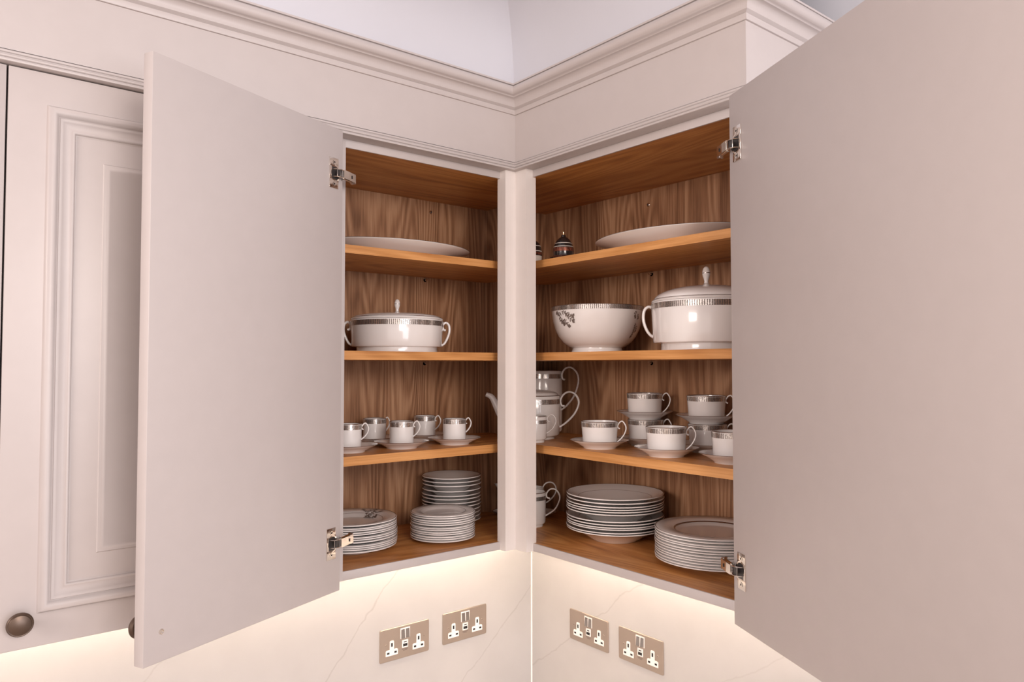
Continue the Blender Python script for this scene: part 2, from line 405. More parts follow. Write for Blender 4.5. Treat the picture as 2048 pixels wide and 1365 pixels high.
# ---- doors. local frame of a door: x along the width from the hinge edge, y out of the inner face, z up
def ring_frames(bm, w, z0, z1, steps, yf, mi=0):
    """nested rectangular profile on a door face: steps = (inset, height above the face); yf(h) gives the local y"""
    rects = []
    for ins, h in steps:
        rects.append([bm.verts.new(p) for p in ((ins, yf(h), z0+ins), (w-ins, yf(h), z0+ins), (w-ins, yf(h), z1-ins), (ins, yf(h), z1-ins))])
    for a, b in zip(rects, rects[1:]):
        for k in range(4):
            f = bm.faces.new((a[k], a[(k+1) % 4], b[(k+1) % 4], b[k])); f.material_index = mi
    return rects
def door_front(door, w, z0, z1, yf):
    """moulded and raised panel on the outer face of a door"""
    st = [(0.0535, 0.0), (0.0545, 0.0050), (0.0575, 0.0085), (0.0625, 0.0098), (0.0670, 0.0085), (0.0700, 0.0035), (0.0715, 0.0030), (0.0725, 0.0045),
          (0.0740, 0.0046), (0.0775, 0.0026), (0.0850, 0.0016), (0.0890, 0.0022), (0.0905, 0.0040), (0.0925, 0.0042), (0.0945, 0.0030), (0.0955, 0.0006), (0.0975, 0.0002)]
    bm = bmesh.new(); ring_frames(bm, w, z0, z1, st, yf)
    part('panel_moulding', mesh('panel_moulding', bm, PAINT, True, 50), door)
    st = [(0.1370, 0.0002), (0.1385, 0.0018), (0.1410, 0.0018), (0.1430, 0.0030), (0.1470, 0.0030), (0.1490, 0.0022)]
    bm = bmesh.new(); r = ring_frames(bm, w, z0, z1, st, yf); bm.faces.new(r[-1])
    part('raised_panel', mesh('raised_panel', bm, PAINT, True, 40), door)
def knob_mesh():
    bm = bmesh.new()
    lathe(bm, [(0.0085, 0.0), (0.0085, 0.003), (0.006, 0.006), (0.0055, 0.012), (0.008, 0.0165), (0.016, 0.0185), (0.0188, 0.0215), (0.0185, 0.0235), (0.0168, 0.0255), (0.0160, 0.0253), (0.0148, 0.0268), (0.0100, 0.0286), (0.0045, 0.0295), (0, 0.0297)], 40)
    return mesh('knob', bm, BRONZE, True, 30)
KNOB = knob_mesh()
def hinge_mesh(s):
    """concealed hinge on the inner face: flange plate, cup, link and arm; s mirrors it for the other door"""
    bm = bmesh.new()
    def b(x0, x1, y0, y1, z0, z1, mi=0, bev=0.0): box(bm, x0, x1, y0, y1, z0, z1, bev, mi)
    b(0.0085, 0.0345, 0.0, 0.0016, 0.0125, 0.031, 0, 0.0004); b(0.0085, 0.0345, 0.0, 0.0016, -0.031, -0.0125, 0, 0.0004)
    b(0.0285, 0.0345, 0.0, 0.0020, -0.0135, 0.0135, 0, 0.0004)
    # round cup: rim half ring and dark hollow
    for a in range(-9, 9):
        t0, t1 = a*PI/18, (a+1)*PI/18
        for (r0, r1, y, mi) in ((0.0150, 0.0176, 0.0018, 0), (0.0, 0.0150, 0.0010, 1)):
            pts = [(0.0205-r0*math.cos(t0), y, r0*math.sin(t0)), (0.0205-r1*math.cos(t0), y, r1*math.sin(t0)), (0.0205-r1*math.cos(t1), y, r1*math.sin(t1)), (0.0205-r0*math.cos(t1), y, r0*math.sin(t1))]
            if r0 == 0: pts = pts[1:3] + [(0.0205, y, 0.0)]
            f = bm.faces.new([bm.verts.new(p) for p in pts]); f.material_index = mi
    b(0.0205, 0.0285, 0.0006, 0.0011, -0.0150, 0.0150, 1)
    for z in (-0.022, 0.022):                                   # flange screws
        f = [bm.verts.new((0.021+0.0042*math.cos(k*PI/8), 0.0022, z+0.0042*math.sin(k*PI/8))) for k in range(16)]
        bm.faces.new(f)
        f2 = bm.faces.new([bm.verts.new((0.021+0.0021*math.cos(k*PI/4), 0.00225, z+0.0021*math.sin(k*PI/4))) for k in range(8)]); f2.material_index = 2
    # links rising out of the cup
    for z in (-0.0075, 0.0075):
        sweep(bm, spline([(0.024, -0.001, z), (0.021, 0.006, z), (0.014, 0.010, z), (0.004, 0.010, z), (-0.006, 0.006, z)], 5), 0.0022, 0.0010, Vector((0, 0, 1)), 8)
    b(0.006, 0.021, 0.0075, 0.0095, -0.0080, 0.0080, 1, 0.0004)
    # arm: folded channel running into the cabinet
    def slab(p, q, t, h, mi=0):
        p, q = Vector((p[0], p[1], 0)), Vector((q[0], q[1], 0)); d = (q-p).normalized(); n = Vector((-d.y, d.x, 0))*t/2
        vs = []
        for z in (-h, h):
            vs += [bm.verts.new((c.x, c.y, z)) for c in (p-n, q-n, q+n, p+n)]
        for f in ((0,3,2,1),(4,5,6,7),(0,1,5,4),(1,2,6,5),(2,3,7,6),(3,0,4,7)):
            ff = bm.faces.new([vs[i] for i in f]); ff.material_index = mi
    slab((0.006, 0.0125), (-0.012, 0.0105), 0.0030, 0.0085)
    slab((-0.011, 0.0106), (-0.047, 0.006), 0.0030, 0.0085)
    slab((-0.047, 0.006), (-0.052, -0.002), 0.0030, 0.0085)
    slab((-0.010, 0.006), (-0.046, 0.001), 0.0060, 0.0060, 1)
    for z in (-0.0092, 0.0092):
        sweep(bm, spline([(0.002, 0.008, z), (-0.014, 0.0065, z), (-0.032, 0.004, z), (-0.050, -0.004, z)], 5), 0.0030, 0.0010, Vector((0, 0, 1)), 8)
        lathe_c = [bm.verts.new((-0.047+0.003*math.cos(k*PI/5), 0.0045+0.003*math.sin(k*PI/5), z*1.12)) for k in range(10)]
        bm.faces.new(lathe_c)
    b(-0.0285, -0.0262, 0.0085, 0.0112, -0.0030, 0.0030, 2)      # adjusting slot
    for v in bm.verts:
        if v.co.x < -0.012: v.co.x = -0.012+(v.co.x+0.012)*0.75
        v.co.x += 0.006
    me = mesh('hinge', bm, [NICKEL, DARKPL, GAP], True, 35)
    return me
HINGE = hinge_mesh(1)

def make_door(hx, hy, ang, w, flip, label):
    """flip = +1: local y (inner face normal) is +90 degrees from the door direction, -1: -90 degrees"""
    bm = bmesh.new(); box(bm, 0, w, -PT if flip > 0 else 0, 0 if flip > 0 else PT, DZB, DZT, 0.0012)
    d = part('door', mesh('door', bm, PAINT, True, 35), label=label)
    d.location = (hx, hy, 0); d.rotation_euler = (0, 0, ang)
    door_front(d, w, DZB, DZT, (lambda h: -PT-h) if flip > 0 else (lambda h: PT+h))
    for z in (0.0785, 0.822):
        h = part('hinge', HINGE, d, 'nickel concealed hinge'); h.location = (0, 0, z)
        if flip < 0: h.scale = (1, -1, 1)
    k = part('knob', KNOB, d, 'dark bronze round knob'); k.location = (w-0.030, (-PT if flip > 0 else PT), 0.0265)
    k.rotation_euler = (PI/2 if flip > 0 else -PI/2, 0, 0); k.scale = (1.0, 1.0, 1.28)
    bm = bmesh.new(); lathe(bm, [(0, 0.0002), (0.0022, 0.0006), (0.0030, 0.0016), (0.0042, 0.0014), (0.0046, -0.0004)], 18)
    s = part('knob_screw', mesh('knob_screw', bm, [NICKEL], True), d, 'small steel screw holding the knob'); s.location = (w-0.030, 0, 0.0265)
    s.rotation_euler = (-PI/2 if flip > 0 else PI/2, 0, 0)
    return d
make_door(-0.5054, -0.0532, 3.5487, 0.4370, +1, 'open left door, smooth inner side, edge towards the viewer')
make_door(-0.0570, -0.6687, 1.1083+PI, 0.592, -1, 'open right door, smooth inner side, reaching out of the frame')

# ------------------------------------------------------------------ closed cabinets on the left
def closed_cabinet(x0, x1, label, dl):
    c = setp(empty('wall_cabinet', (x0, 0, 0)), label, 'cabinet')
    w = x1-x0
    bm = bmesh.new(); box(bm, 0, w, 0.001, BK+0.012, ZBB, 1.0)
    part('body', mesh('body', bm, PAINT), c)
    bm = bmesh.new(); box(bm, 0, w, -0.0012, 0.0008, ZBB+0.001, 0.945)
    part('door_gap', mesh('door_gap', bm, GAP), c, 'dark gap around the door')
    bm = bmesh.new()
    g = 0.0012
    box(bm, g, w-g, -PT, -0.0015, DZB, DZT, 0.0012)
    d = part('door', mesh('door', bm, PAINT, True, 35), c, dl)
    door_front(d, w-2*g, DZB, DZT, lambda h: -PT-h)
    for ch in d.children: ch.location = (g, 0, 0)
    k = part('knob', KNOB, d, 'dark bronze round knob'); k.location = (g+0.0295, -PT, 0.0265); k.rotation_euler = (PI/2, 0, 0)
    return c
closed_cabinet(-1.0740, -0.4935, 'closed painted wall cabinet with moulded panel door and bronze knob, left of the open door', 'closed moulded panel door')
closed_cabinet(-1.6600, -1.0742, 'closed painted cabinet at the left edge of the photo, only a narrow strip showing', 'closed door, only its plain right edge in view')

# ------------------------------------------------------------------ lights under the cabinets
for loc, dims, lb in (((-0.60, 0.268, ZBB), (0.86, 0.012), 'warm light strip under the left cabinets'),
                      ((0.268, -0.245, ZBB), (0.012, 0.80), 'warm light strip under the right cabinet')):
    t = setp(empty('light_strip', loc), lb, 'light strip', 'light strips under the cabinets')
    x, y = dims
    hx, hy = (x, y/2) if x > y else (x/2, y/2)
    bm = bmesh.new(); box(bm, -hx-(0.002 if hx < hy else 0), hx+(0.002 if hx < hy else 0), -hy-(0.002 if hy < hx else 0), hy+(0.002 if hy < hx else 0), -0.003, -0.0003)
    part('channel', mesh('channel', bm, NICKEL), t)
    bm = bmesh.new(); box(bm, -hx, hx, -hy, hy, -0.006, -0.003)
    part('diffuser', mesh('diffuser', bm, LED), t)

# ------------------------------------------------------------------ sockets
def make_socket():
    w, h = 0.1552/2, 0.087/2
    P = {}
    bm = bmesh.new()
    pts = []
    r = 0.004
    for cx, cy, a in ((w-r, h-r, 0), (-w+r, h-r, 90), (-w+r, -h+r, 180), (w-r, -h+r, 270)):
        for k in range(5): pts.append((cx+r*math.cos(math.radians(a+k*22.5)), cy+r*math.sin(math.radians(a+k*22.5))))
    a = [bm.verts.new((x, y, 0)) for x, y in pts]; b = [bm.verts.new((x, y, 0.0022)) for x, y in pts]
    c = [bm.verts.new((x*0.988, y*0.98, 0.0032)) for x, y in pts]
    for p, q in ((a, b), (b, c)):
        for i in range(len(pts)): bm.faces.new((p[i], p[(i+1) % len(pts)], q[(i+1) % len(pts)], q[i]))
    bm.faces.new(c); bm.faces.new(a[::-1])
    P['faceplate'] = [(mesh('faceplate', bm, SATIN, True, 30), (0, 0, 0))]
    # pin insert: inverted T in white with three dark slots
    bm = bmesh.new()
    T = [(-0.0185, -0.0135), (0.0185, -0.0135), (0.0185, 0.0005), (0.0150, 0.0025), (0.0065, 0.0025), (0.0065, 0.0235), (0.0045, 0.0260), (-0.0045, 0.0260), (-0.0065, 0.0235), (-0.0065, 0.0025), (-0.0150, 0.0025), (-0.0185, 0.0005)]
    prism(bm, T, 0.0, 0.0042)
    for x0, x1, y0, y1 in ((-0.0026, 0.0026, 0.0100, 0.0200), (-0.0150, -0.0075, -0.0085, -0.0035), (0.0075, 0.0150, -0.0085, -0.0035)):
        box(bm, x0, x1, y0, y1, 0.0040, 0.00435, mi=1)
    me = mesh('pin_insert', bm, [WHITEPL, BLACK])
    P['pin_insert'] = [(me, (-0.0415, -0.0150, 0)), (me, (0.0425, -0.0150, 0))]
    bm = bmesh.new(); box(bm, -0.0150, 0.0150, -0.0125, 0.0155, 0.0, 0.0040)
    P['switch_frame'] = [(mesh('switch_frame', bm, WHITEPL), (0, 0.0215, 0))]
    bm = bmesh.new()
    vs = [bm.verts.new(p) for p in ((-0.0055, -0.0115, 0.0036), (0.0055, -0.0115, 0.0036), (0.0055, 0.0125, 0.0036), (-0.0055, 0.0125, 0.0036), (-0.0055, -0.0115, 0.0062), (0.0055, -0.0115, 0.0062), (0.0055, 0.0125, 0.0042), (-0.0055, 0.0125, 0.0042))]
    for f in ((0,3,2,1),(4,5,6,7),(0,1,5,4),(1,2,6,5),(2,3,7,6),(3,0,4,7)): bm.faces.new([vs[i] for i in f])
    me = mesh('rocker_switch', bm, CHROME)
    P['rocker_switch'] = [(me, (-0.0073, 0.0215, 0)), (me, (0.0073, 0.0215, 0))]
    bm = bmesh.new(); box(bm, -0.0095, 0.0095, -0.0105, 0.0105, 0.0, 0.0042, 0.0008)
    box(bm, -0.0045, 0.0045, 0.0035, 0.0062, 0.0040, 0.00435, mi=1); box(bm, -0.0068, 0.0068, -0.0070, 0.0005, 0.0040, 0.00435, mi=1)
    P['usb_module'] = [(mesh('usb_module', bm, [WHITEPL, BLACK]), (0, -0.0060, 0))]
    bm = bmesh.new()
    lathe(bm, [(0, 0.0040), (0.0026, 0.0038), (0.0034, 0.0028)], 16); box(bm, -0.0022, 0.0022, -0.0004, 0.0004, 0.0038, 0.0042, mi=1)
    me = mesh('plate_screw', bm, [SATIN, GREYPR], True)
    P['plate_screw'] = [(me, (-0.0585, 0.0010, 0)), (me, (0.0600, 0.0010, 0))]
    # two lines of tiny print under the charging ports, too small to read
    bm = bmesh.new(); x = -0.0095
    for wd in (0.0024, 0.0030, 0.0016, 0.0034, 0.0026, 0.0022):
        box(bm, x, x+wd, -0.0213, -0.0198, 0.0031, 0.00335); x += wd+0.0007
    x = -0.006
    for wd in (0.0020, 0.0012, 0.0028, 0.0018, 0.0016):
        box(bm, x, x+wd, -0.0243, -0.0231, 0.0031, 0.00335); x += wd+0.0007
    P['small_print'] = [(mesh('small_print', bm, GREYPR), (0, 0, 0))]
    return P
SOCK = make_socket()
w2, h2 = 0.1552/2, 0.087/2
for (a, z, wall, lb) in ((-0.198+w2, -0.3642+h2, 'L', 'double socket on the left splashback, further from the corner'),
                         (0.0035+w2, -0.362+h2, 'L', 'double socket on the left splashback, nearer the corner'),
                         (0.1626-w2, -0.3676+h2, 'R', 'double socket on the right splashback, nearer the corner'),
                         (-0.0316-w2, -0.3667+h2, 'R', 'double socket on the right splashback, further from the corner')):
    t = empty('wall_socket')
    t.location = (a, D, z) if wall == 'L' else (D, a, z)
    t.rotation_euler = (PI/2, 0, 0) if wall == 'L' else (PI/2, 0, -PI/2)
    setp(t, 'satin nickel ' + lb, 'socket', 'double sockets with charging ports')
    for nm, lst in SOCK.items():
        for me, loc in lst:
            o = link(nm, me, t, loc)

# ------------------------------------------------------------------ china
def handle_pts(R, ztop, zbot, out, curl=0.006, rise=0.004):
    """scrolled ear handle in the x-z plane: curls in under the rim, loops out and sweeps down to the body"""
    H = ztop-zbot
    return [(R+curl*0.95, 0, ztop-H*0.30), (R+curl*0.25, 0, ztop-H*0.24), (R+curl*0.15, 0, ztop-H*0.12), (R+out*0.30, 0, ztop+rise*0.6), (R+out*0.62, 0, ztop+rise),
            (R+out*0.92, 0, ztop-H*0.10), (R+out*1.0, 0, ztop-H*0.28), (R+out*0.86, 0, ztop-H*0.52), (R+out*0.48, 0, ztop-H*0.78), (R-0.001, 0, zbot)]
def cup_parts(Rt, Rb, h, band, out, hw, mat_band, zbot=0.010):
    wl = 0.0022
    prof = [(0, 0.003), (Rb*0.80, 0.003), (Rb*0.84, 0.0), (Rb*0.92, 0.0), (Rb*0.97, 0.0035), (Rb, 0.007), (Rt, h-0.0006), (Rt-wl/2, h), (Rt-wl, h-0.0006), (Rb-wl, 0.010), (Rb-0.010, 0.0065), (0, 0.006)]
    b = lathe_mesh('cup_body', prof, CHINA, 56, angle=50)
    r = lambda z: Rb + (Rt-Rb)*(z-0.007)/(h-0.007)
    bd = lathe_mesh('band', [(r(h-0.0025-band)+0.0003, h-0.0025-band), (r(h-0.0025)+0.0003, h-0.0025)], mat_band, 56)
    ln = lathe_mesh('rim_line', [(r(h-0.0016)+0.0003, h-0.0016), (Rt+0.0003, h-0.0004), (Rt-wl/2, h+0.0003), (Rt-wl-0.0003, h-0.0008)], LINE, 56)
    hd = sweep_mesh('handle', handle_pts(r(h*0.8)-0.0005, h*0.93, zbot, out, out*0.28), 0.0017, lambda s: hw*(1.25-0.55*math.sin(PI*s)), CHINA)
    return [('cup_body', b), ('band', bd), ('rim_line', ln), ('handle', hd)]
def saucer_parts(R, h):
    f = R*0.55
    prof = [(0, 0.0022), (f*0.9, 0.0022), (f*0.93, 0.0), (f, 0.0), (f*1.03, 0.003), (R*0.80, h*0.62), (R-0.001, h-0.0012), (R, h-0.0004), (R-0.0012, h), (R*0.80, h*0.62+0.0030), (f*1.0, 0.0062), (f*0.75, 0.0052), (f*0.70, 0.0048), (0, 0.0048)]
    b = lathe_mesh('saucer_body', prof, CHINA, 64, angle=50)
    ln = lathe_mesh('rim_line', [(R+0.0002, h-0.0006), (R-0.0008, h+0.0003), (R-0.0024, h-0.0006)], LINE, 64)
    return [('saucer_body', b), ('rim_line', ln)]
def put(name, parts, loc, rz, label, cat, group=None, tilt=None):
    t = setp(empty(name, loc, rz), label, cat, group)
    if tilt: t.rotation_euler = (tilt[0], tilt[1], rz)
    for nm, me in parts: link(nm, me, t)
    return t
CAMD = lambda x, y: math.atan2(y-CY, x-CX)
def rz_right(x, y, turn=0.0): return CAMD(x, y)-PI/2+turn       # local +x points to the viewer's right
E_CUP = cup_parts(0.0292, 0.0288, 0.0600, 0.0105, 0.0165, 0.0030, BAND, 0.022)
E_SAU = saucer_parts(0.0675, 0.0175)
Z3 = SH[2][1]
for x, y, lb, tr in ((-0.3958, 0.130, 'cut off by the open door', 0.1), (-0.2582, 0.125, 'in the middle of the front row', -0.25), (-0.1081, 0.118, 'at the right of the front row', 0.35),
                     (-0.2612, 0.255, 'left in the back row', 0.55), (-0.1089, 0.257, 'right in the back row', -0.35)):
    put('saucer', E_SAU, (x, y, Z3), 0.0, 'small white saucer of the espresso cup ' + lb, 'saucer', 'espresso saucers on the lower left shelf')
    put('espresso_cup', E_CUP, (x, y, Z3+0.0049), rz_right(x, y, tr), 'white espresso cup with silver band, ' + lb, 'cup', 'espresso cups on the lower left shelf')
T_CUP = cup_parts(0.0445, 0.0405, 0.0600, 0.0105, 0.0205, 0.0032, BAND, 0.010)
T_SAU = saucer_parts(0.0705, 0.0205)
tea = [(0.112, -0.180, 'in front, nearest the corner post', -0.15), (0.110, -0.385, 'in the middle of the front row', -0.12), (0.126, -0.546, 'half hidden by the open right door', 0.0)]
for x, y, lb, tr in tea:
    put('saucer', T_SAU, (x, y, Z3), 0.0, 'white saucer under the teacup ' + lb, 'saucer', 'tea saucers on the lower right shelf')
    put('teacup', T_CUP, (x, y, Z3+0.0049), rz_right(x, y, tr), 'wide white teacup with silver band ' + lb, 'cup', 'teacups on the lower right shelf')
for x, y, lb in ((0.251, -0.205, 'left stack behind the front row'), (0.251, -0.391, 'right stack behind the front row')):
    z = Z3
    put('saucer', T_SAU, (x, y, z), 0.0, 'white saucer at the bottom of the teacup ' + lb, 'saucer', 'tea saucers on the lower right shelf'); z += 0.0049
    put('teacup', T_CUP, (x, y, z), rz_right(x, y, -0.1), 'lower white teacup of the ' + lb, 'cup', 'teacups on the lower right shelf'); z += 0.0602
    put('saucer', T_SAU, (x-0.002, y+0.001, z), 0.0, 'white saucer on the lower cup of the ' + lb, 'saucer', 'tea saucers on the lower right shelf'); z += 0.0049
    put('teacup', T_CUP, (x-0.002, y+0.001, z), rz_right(x, y, -0.15), 'upper white teacup of the ' + lb, 'cup', 'teacups on the lower right shelf')

# plates
def plate_parts(R, h, well, rimw, wellz=0.0042, line2=None, t=0.0022):
    prof = [(0, 0.0012), (well*0.86, 0.0012), (well*0.88, 0.0), (well*0.93, 0.0), (well*0.96, 0.0016), (R-rimw, h*0.62), (R-0.0022, h-t*1.25), (R-0.0002, h-t*1.15), (R, h-t*0.85), (R, h-t*0.25), (R-0.0008, h), (R-rimw+0.002, h*0.62+t+0.0006), (well, wellz+0.0010), (well*0.9, wellz), (0, wellz)]
    ps = [('plate_body', lathe_mesh('plate_body', prof, CHINA, 72, angle=50)),
          ('rim_line', lathe_mesh('rim_line', [(R-0.0008, h+0.0002), (R-0.0014, h+0.0003), (R-0.0028, h-0.0001)], LINE, 72))]
    if line2:
        r0, r1 = line2
        f = lambda r: (h*0.62+t+0.0006) + (h-(h*0.62+t+0.0006))*(r-(R-rimw+0.002))/(rimw-0.0032) if r > R-rimw+0.002 else wellz+0.001+(h*0.62+t+0.0006-wellz-0.001)*(r-well)/(R-rimw+0.002-well)
        ps.append(('inner_line', lathe_mesh('inner_line', [(r0, f(r0)+0.0004), (r1, f(r1)+0.0004)], LINE, 72)))
    return ps
ORD = ['topmost', 'second from the top', 'third from the top', 'fourth from the top', 'fifth from the top', 'sixth from the top', 'sixth from the bottom', 'fifth from the bottom', 'fourth from the bottom', 'third from the bottom', 'second from the bottom', 'bottom']
def stack(name, parts, x, y, h, ztop, ys, scale, what, where, group, jit=0.0016, seed=1, lift=0.0):
    """ys: rim heights read off the stack, topmost first; the lowest plate stands on the cabinet floor"""
    rnd = random.Random(seed); out = []
    n = len(ys); span = ztop-h
    for i, yy in enumerate(ys):
        z = span*(1-(yy-ys[0])/(ys[-1]-ys[0]))
        j = jit if 0 < i < n-1 else jit*0.3
        t = put(name, parts, (x+rnd.uniform(-j, j), y+rnd.uniform(-j, j), max(z, 0.0)), rnd.uniform(0, 6.28) if i else 0.0, what + ', ' + ORD[i] + ' of stack ' + where, 'plate', group)
        out.append(t)
    return out
DIN = plate_parts(0.1255, 0.0150, 0.074, 0.042, wellz=0.0034, line2=(0.0805, 0.0838))
stack('dinner_plate', DIN, 0.195, -0.443, 0.0150, 0.0765, [310, 385, 485, 545, 630, 710, 795, 870, 935, 1020, 1100, 1175], 1, 'large white dinner plate', 'by the right hinge', 'dinner plates in the right stack', seed=2)
FLO = plate_parts(0.1040, 0.0170, 0.062, 0.032, wellz=0.0032, line2=(0.0705, 0.0712))
fl = stack('dinner_plate', FLO, -0.3675, 0.1640, 0.0170, 0.0765, [575, 655, 695, 760, 815, 890, 945, 1005, 1100, 1150, 1200, 1265], 1, 'white dinner plate', 'by the left hinge', 'dinner plates in the left stack', seed=3)
SID = plate_parts(0.0803, 0.0110, 0.048, 0.026, line2=(0.0560, 0.0566))
stack('side_plate', SID, -0.1428, 0.1175, 0.0110, 0.0715, [380, 445, 530, 595, 660, 765, 825, 900, 965, 1045, 1110, 1190], 1, 'small rimmed white side plate', 'at the front left', 'side plates at the front', seed=4)
COU = plate_parts(0.0805, 0.0210, 0.045, 0.020, wellz=0.0045)
stack('fruit_bowl_plate', COU, -0.0315, 0.2425, 0.0210, 0.1360, [480, 560, 635, 745, 840, 910, 990, 1060, 1145, 1225, 1305, 1390], 1, 'small deep white plate', 'at the back left', 'deep small plates at the back', jit=0.001, seed=5)
SOU = plate_parts(0.1210, 0.0350, 0.060, 0.030, wellz=0.0045, line2=(0.0905, 0.0911))
stack('soup_plate', SOU, 0.190, -0.156, 0.0350, 0.1180, [240, 330, 420, 480, 540, 605, 775, 850, 910, 960, 1045, 1100], 1, 'deep white soup plate', 'next to the jug', 'soup plates in a stack', seed=6)

# printed flower sprays, laid on the surface as thin leaves and stems
def spray(bm, surf, stems, rnd, scale=1.0):
    """surf(u, v) -> (point, normal); u, v in metres along the surface; stems = list of polylines in (u, v)"""
    def poly(pts):
        f = bm.faces.new([bm.verts.new(surf(u, v)) for u, v in pts])
    def leaf(u, v, a, l, w):
        ca, sa = math.cos(a), math.sin(a)
        poly([(u+ca*l*t-sa*w*s, v+sa*l*t+ca*w*s) for t, s in ((0, 0), (0.3, 0.5), (0.65, 0.45), (1, 0), (0.65, -0.45), (0.3, -0.5))])
    for st in stems:
        for (u0, v0), (u1, v1) in zip(st, st[1:]):
            a = math.atan2(v1-v0, u1-u0); L = math.hypot(u1-u0, v1-v0); w = 0.00045*scale
            poly([(u0-math.sin(a)*w, v0+math.cos(a)*w), (u1-math.sin(a)*w, v1+math.cos(a)*w), (u1+math.sin(a)*w, v1-math.cos(a)*w), (u0+math.sin(a)*w, v0-math.cos(a)*w)])
            n = max(1, int(L/(0.0040*scale)))
            for k in range(n):
                t = (k+0.5)/n
                for sgn in (-1, 1):
                    leaf(u0+(u1-u0)*t, v0+(v1-v0)*t, a+sgn*rnd.uniform(0.6, 1.2), rnd.uniform(0.0045, 0.0075)*scale, rnd.uniform(0.0020, 0.0032)*scale)
        u, v = st[-1]
        for k in range(5): leaf(u, v, k*2*PI/5+rnd.uniform(0, 1), 0.0048*scale, 0.0034*scale)
# on the topmost left dinner plate
def plate_surf(u, v):
    r = math.hypot(u, v); h, t, R, rimw, well, wz = 0.0170, 0.0022, 0.1040, 0.032, 0.062, 0.0032
    zr = h*0.62+t+0.0006; r1 = R-rimw+0.002
    if r >= r1: z = zr+(h-zr)*(r-r1)/(rimw-0.0032)
    elif r >= well: z = wz+0.001+(zr-wz-0.001)*(r-well)/(r1-well)
    else: z = wz+0.001
    return (u, v, z+0.0006)
def plate_surf_s(u, v): return plate_surf(u*0.80, v*0.80)
bm = bmesh.new(); rn = random.Random(11)
spray(bm, plate_surf_s, [[(0.052, 0.030), (0.066, 0.036), (0.080, 0.034), (0.095, 0.040)], [(0.066, 0.036), (0.074, 0.050), (0.080, 0.066), (0.078, 0.082)], [(0.080, 0.034), (0.098, 0.022), (0.110, 0.024)],
                       [(0.074, 0.050), (0.094, 0.058), (0.106, 0.052)], [(0.066, 0.036), (0.070, 0.018), (0.082, 0.010)]], rn, 1.45)
link('flower_print', mesh('flower_print', bm, PRINT), fl[0])['label'] = 'grey printed flower spray'
fl[0]['label'] = 'white dinner plate with grey flower spray, topmost of stack by the left hinge'

# bowl
Z2 = SH[1][1]
bx, by = 0.195, -0.092
BOWL = [(0.0660, 0.0), (0.0690, 0.0005), (0.0668, 0.004), (0.0640, 0.0100), (0.0640, 0.0125), (0.0740, 0.0165), (0.0880, 0.0270), (0.1000, 0.0420), (0.1090, 0.0600), (0.1145, 0.0800), (0.1180, 0.1000), (0.1200, 0.1180)]
inner = [(r-0.0030, z) for r, z in BOWL[:4:-1]]
bowl_prof = [(0, 0.004), (0.0600, 0.004)] + BOWL + [(0.1193, 0.1186), (0.1178, 0.1183)] + inner[1:] + [(0, 0.0165)]
def bowl_r(z):
    for (r0, z0), (r1, z1) in zip(BOWL[4:], BOWL[5:]):
        if z0 <= z <= z1: return r0+(r1-r0)*(z-z0)/(z1-z0)
    return BOWL[-1][0]
bowl = setp(empty('serving_bowl', (bx, by, Z2), CAMD(bx, by)+PI), 'large white footed bowl with silver rim and grey flower sprays', 'bowl')
link('bowl_body', lathe_mesh('bowl_body', bowl_prof, CHINA, 80, angle=40), bowl)
link('band', lathe_mesh('band', [(bowl_r(0.1070)+0.0004, 0.1070), (bowl_r(0.1120)+0.0004, 0.1120), (0.1204, 0.1180)], BAND_BIG, 80), bowl)
link('rim_line', lathe_mesh('rim_line', [(0.1205, 0.1174), (0.1199, 0.1190), (0.1176, 0.1188)], LINE, 80), bowl)
def bowl_surf(th0):
    def f(u, v):
        z = max(0.02, min(0.117, v)); r = bowl_r(z)+0.0005; a = th0+u/0.115
        return (r*math.cos(a), r*math.sin(a), z)
    return f
bm = bmesh.new()
# local +x faces the viewer; positive angle is towards the viewer's right
spray(bm, bowl_surf(-0.88), [[(0.0, 0.102), (-0.006, 0.092), (-0.004, 0.080), (0.008, 0.072)], [(0.004, 0.103), (0.018, 0.099), (0.030, 0.094), (0.040, 0.090)], [(-0.006, 0.092), (-0.016, 0.100)], [(-0.004, 0.080), (0.016, 0.076), (0.024, 0.066)], [(0.018, 0.099), (0.028, 0.086), (0.040, 0.078)]], rn, 1.25)
link('flower_print', mesh('flower_print', bm, PRINT), bowl)['label'] = 'grey printed flower spray'
bm = bmesh.new()
spray(bm, bowl_surf(0.98), [[(0.0, 0.103), (-0.008, 0.096), (-0.004, 0.088)], [(0.006, 0.098), (0.010, 0.086)], [(0.004, 0.074), (0.002, 0.062), (0.004, 0.050), (0.002, 0.040)], [(0.010, 0.068), (0.014, 0.054)]], rn, 1.0)
link('flower_print', mesh('flower_print', bm, PRINT), bowl)['label'] = 'grey printed flower spray'

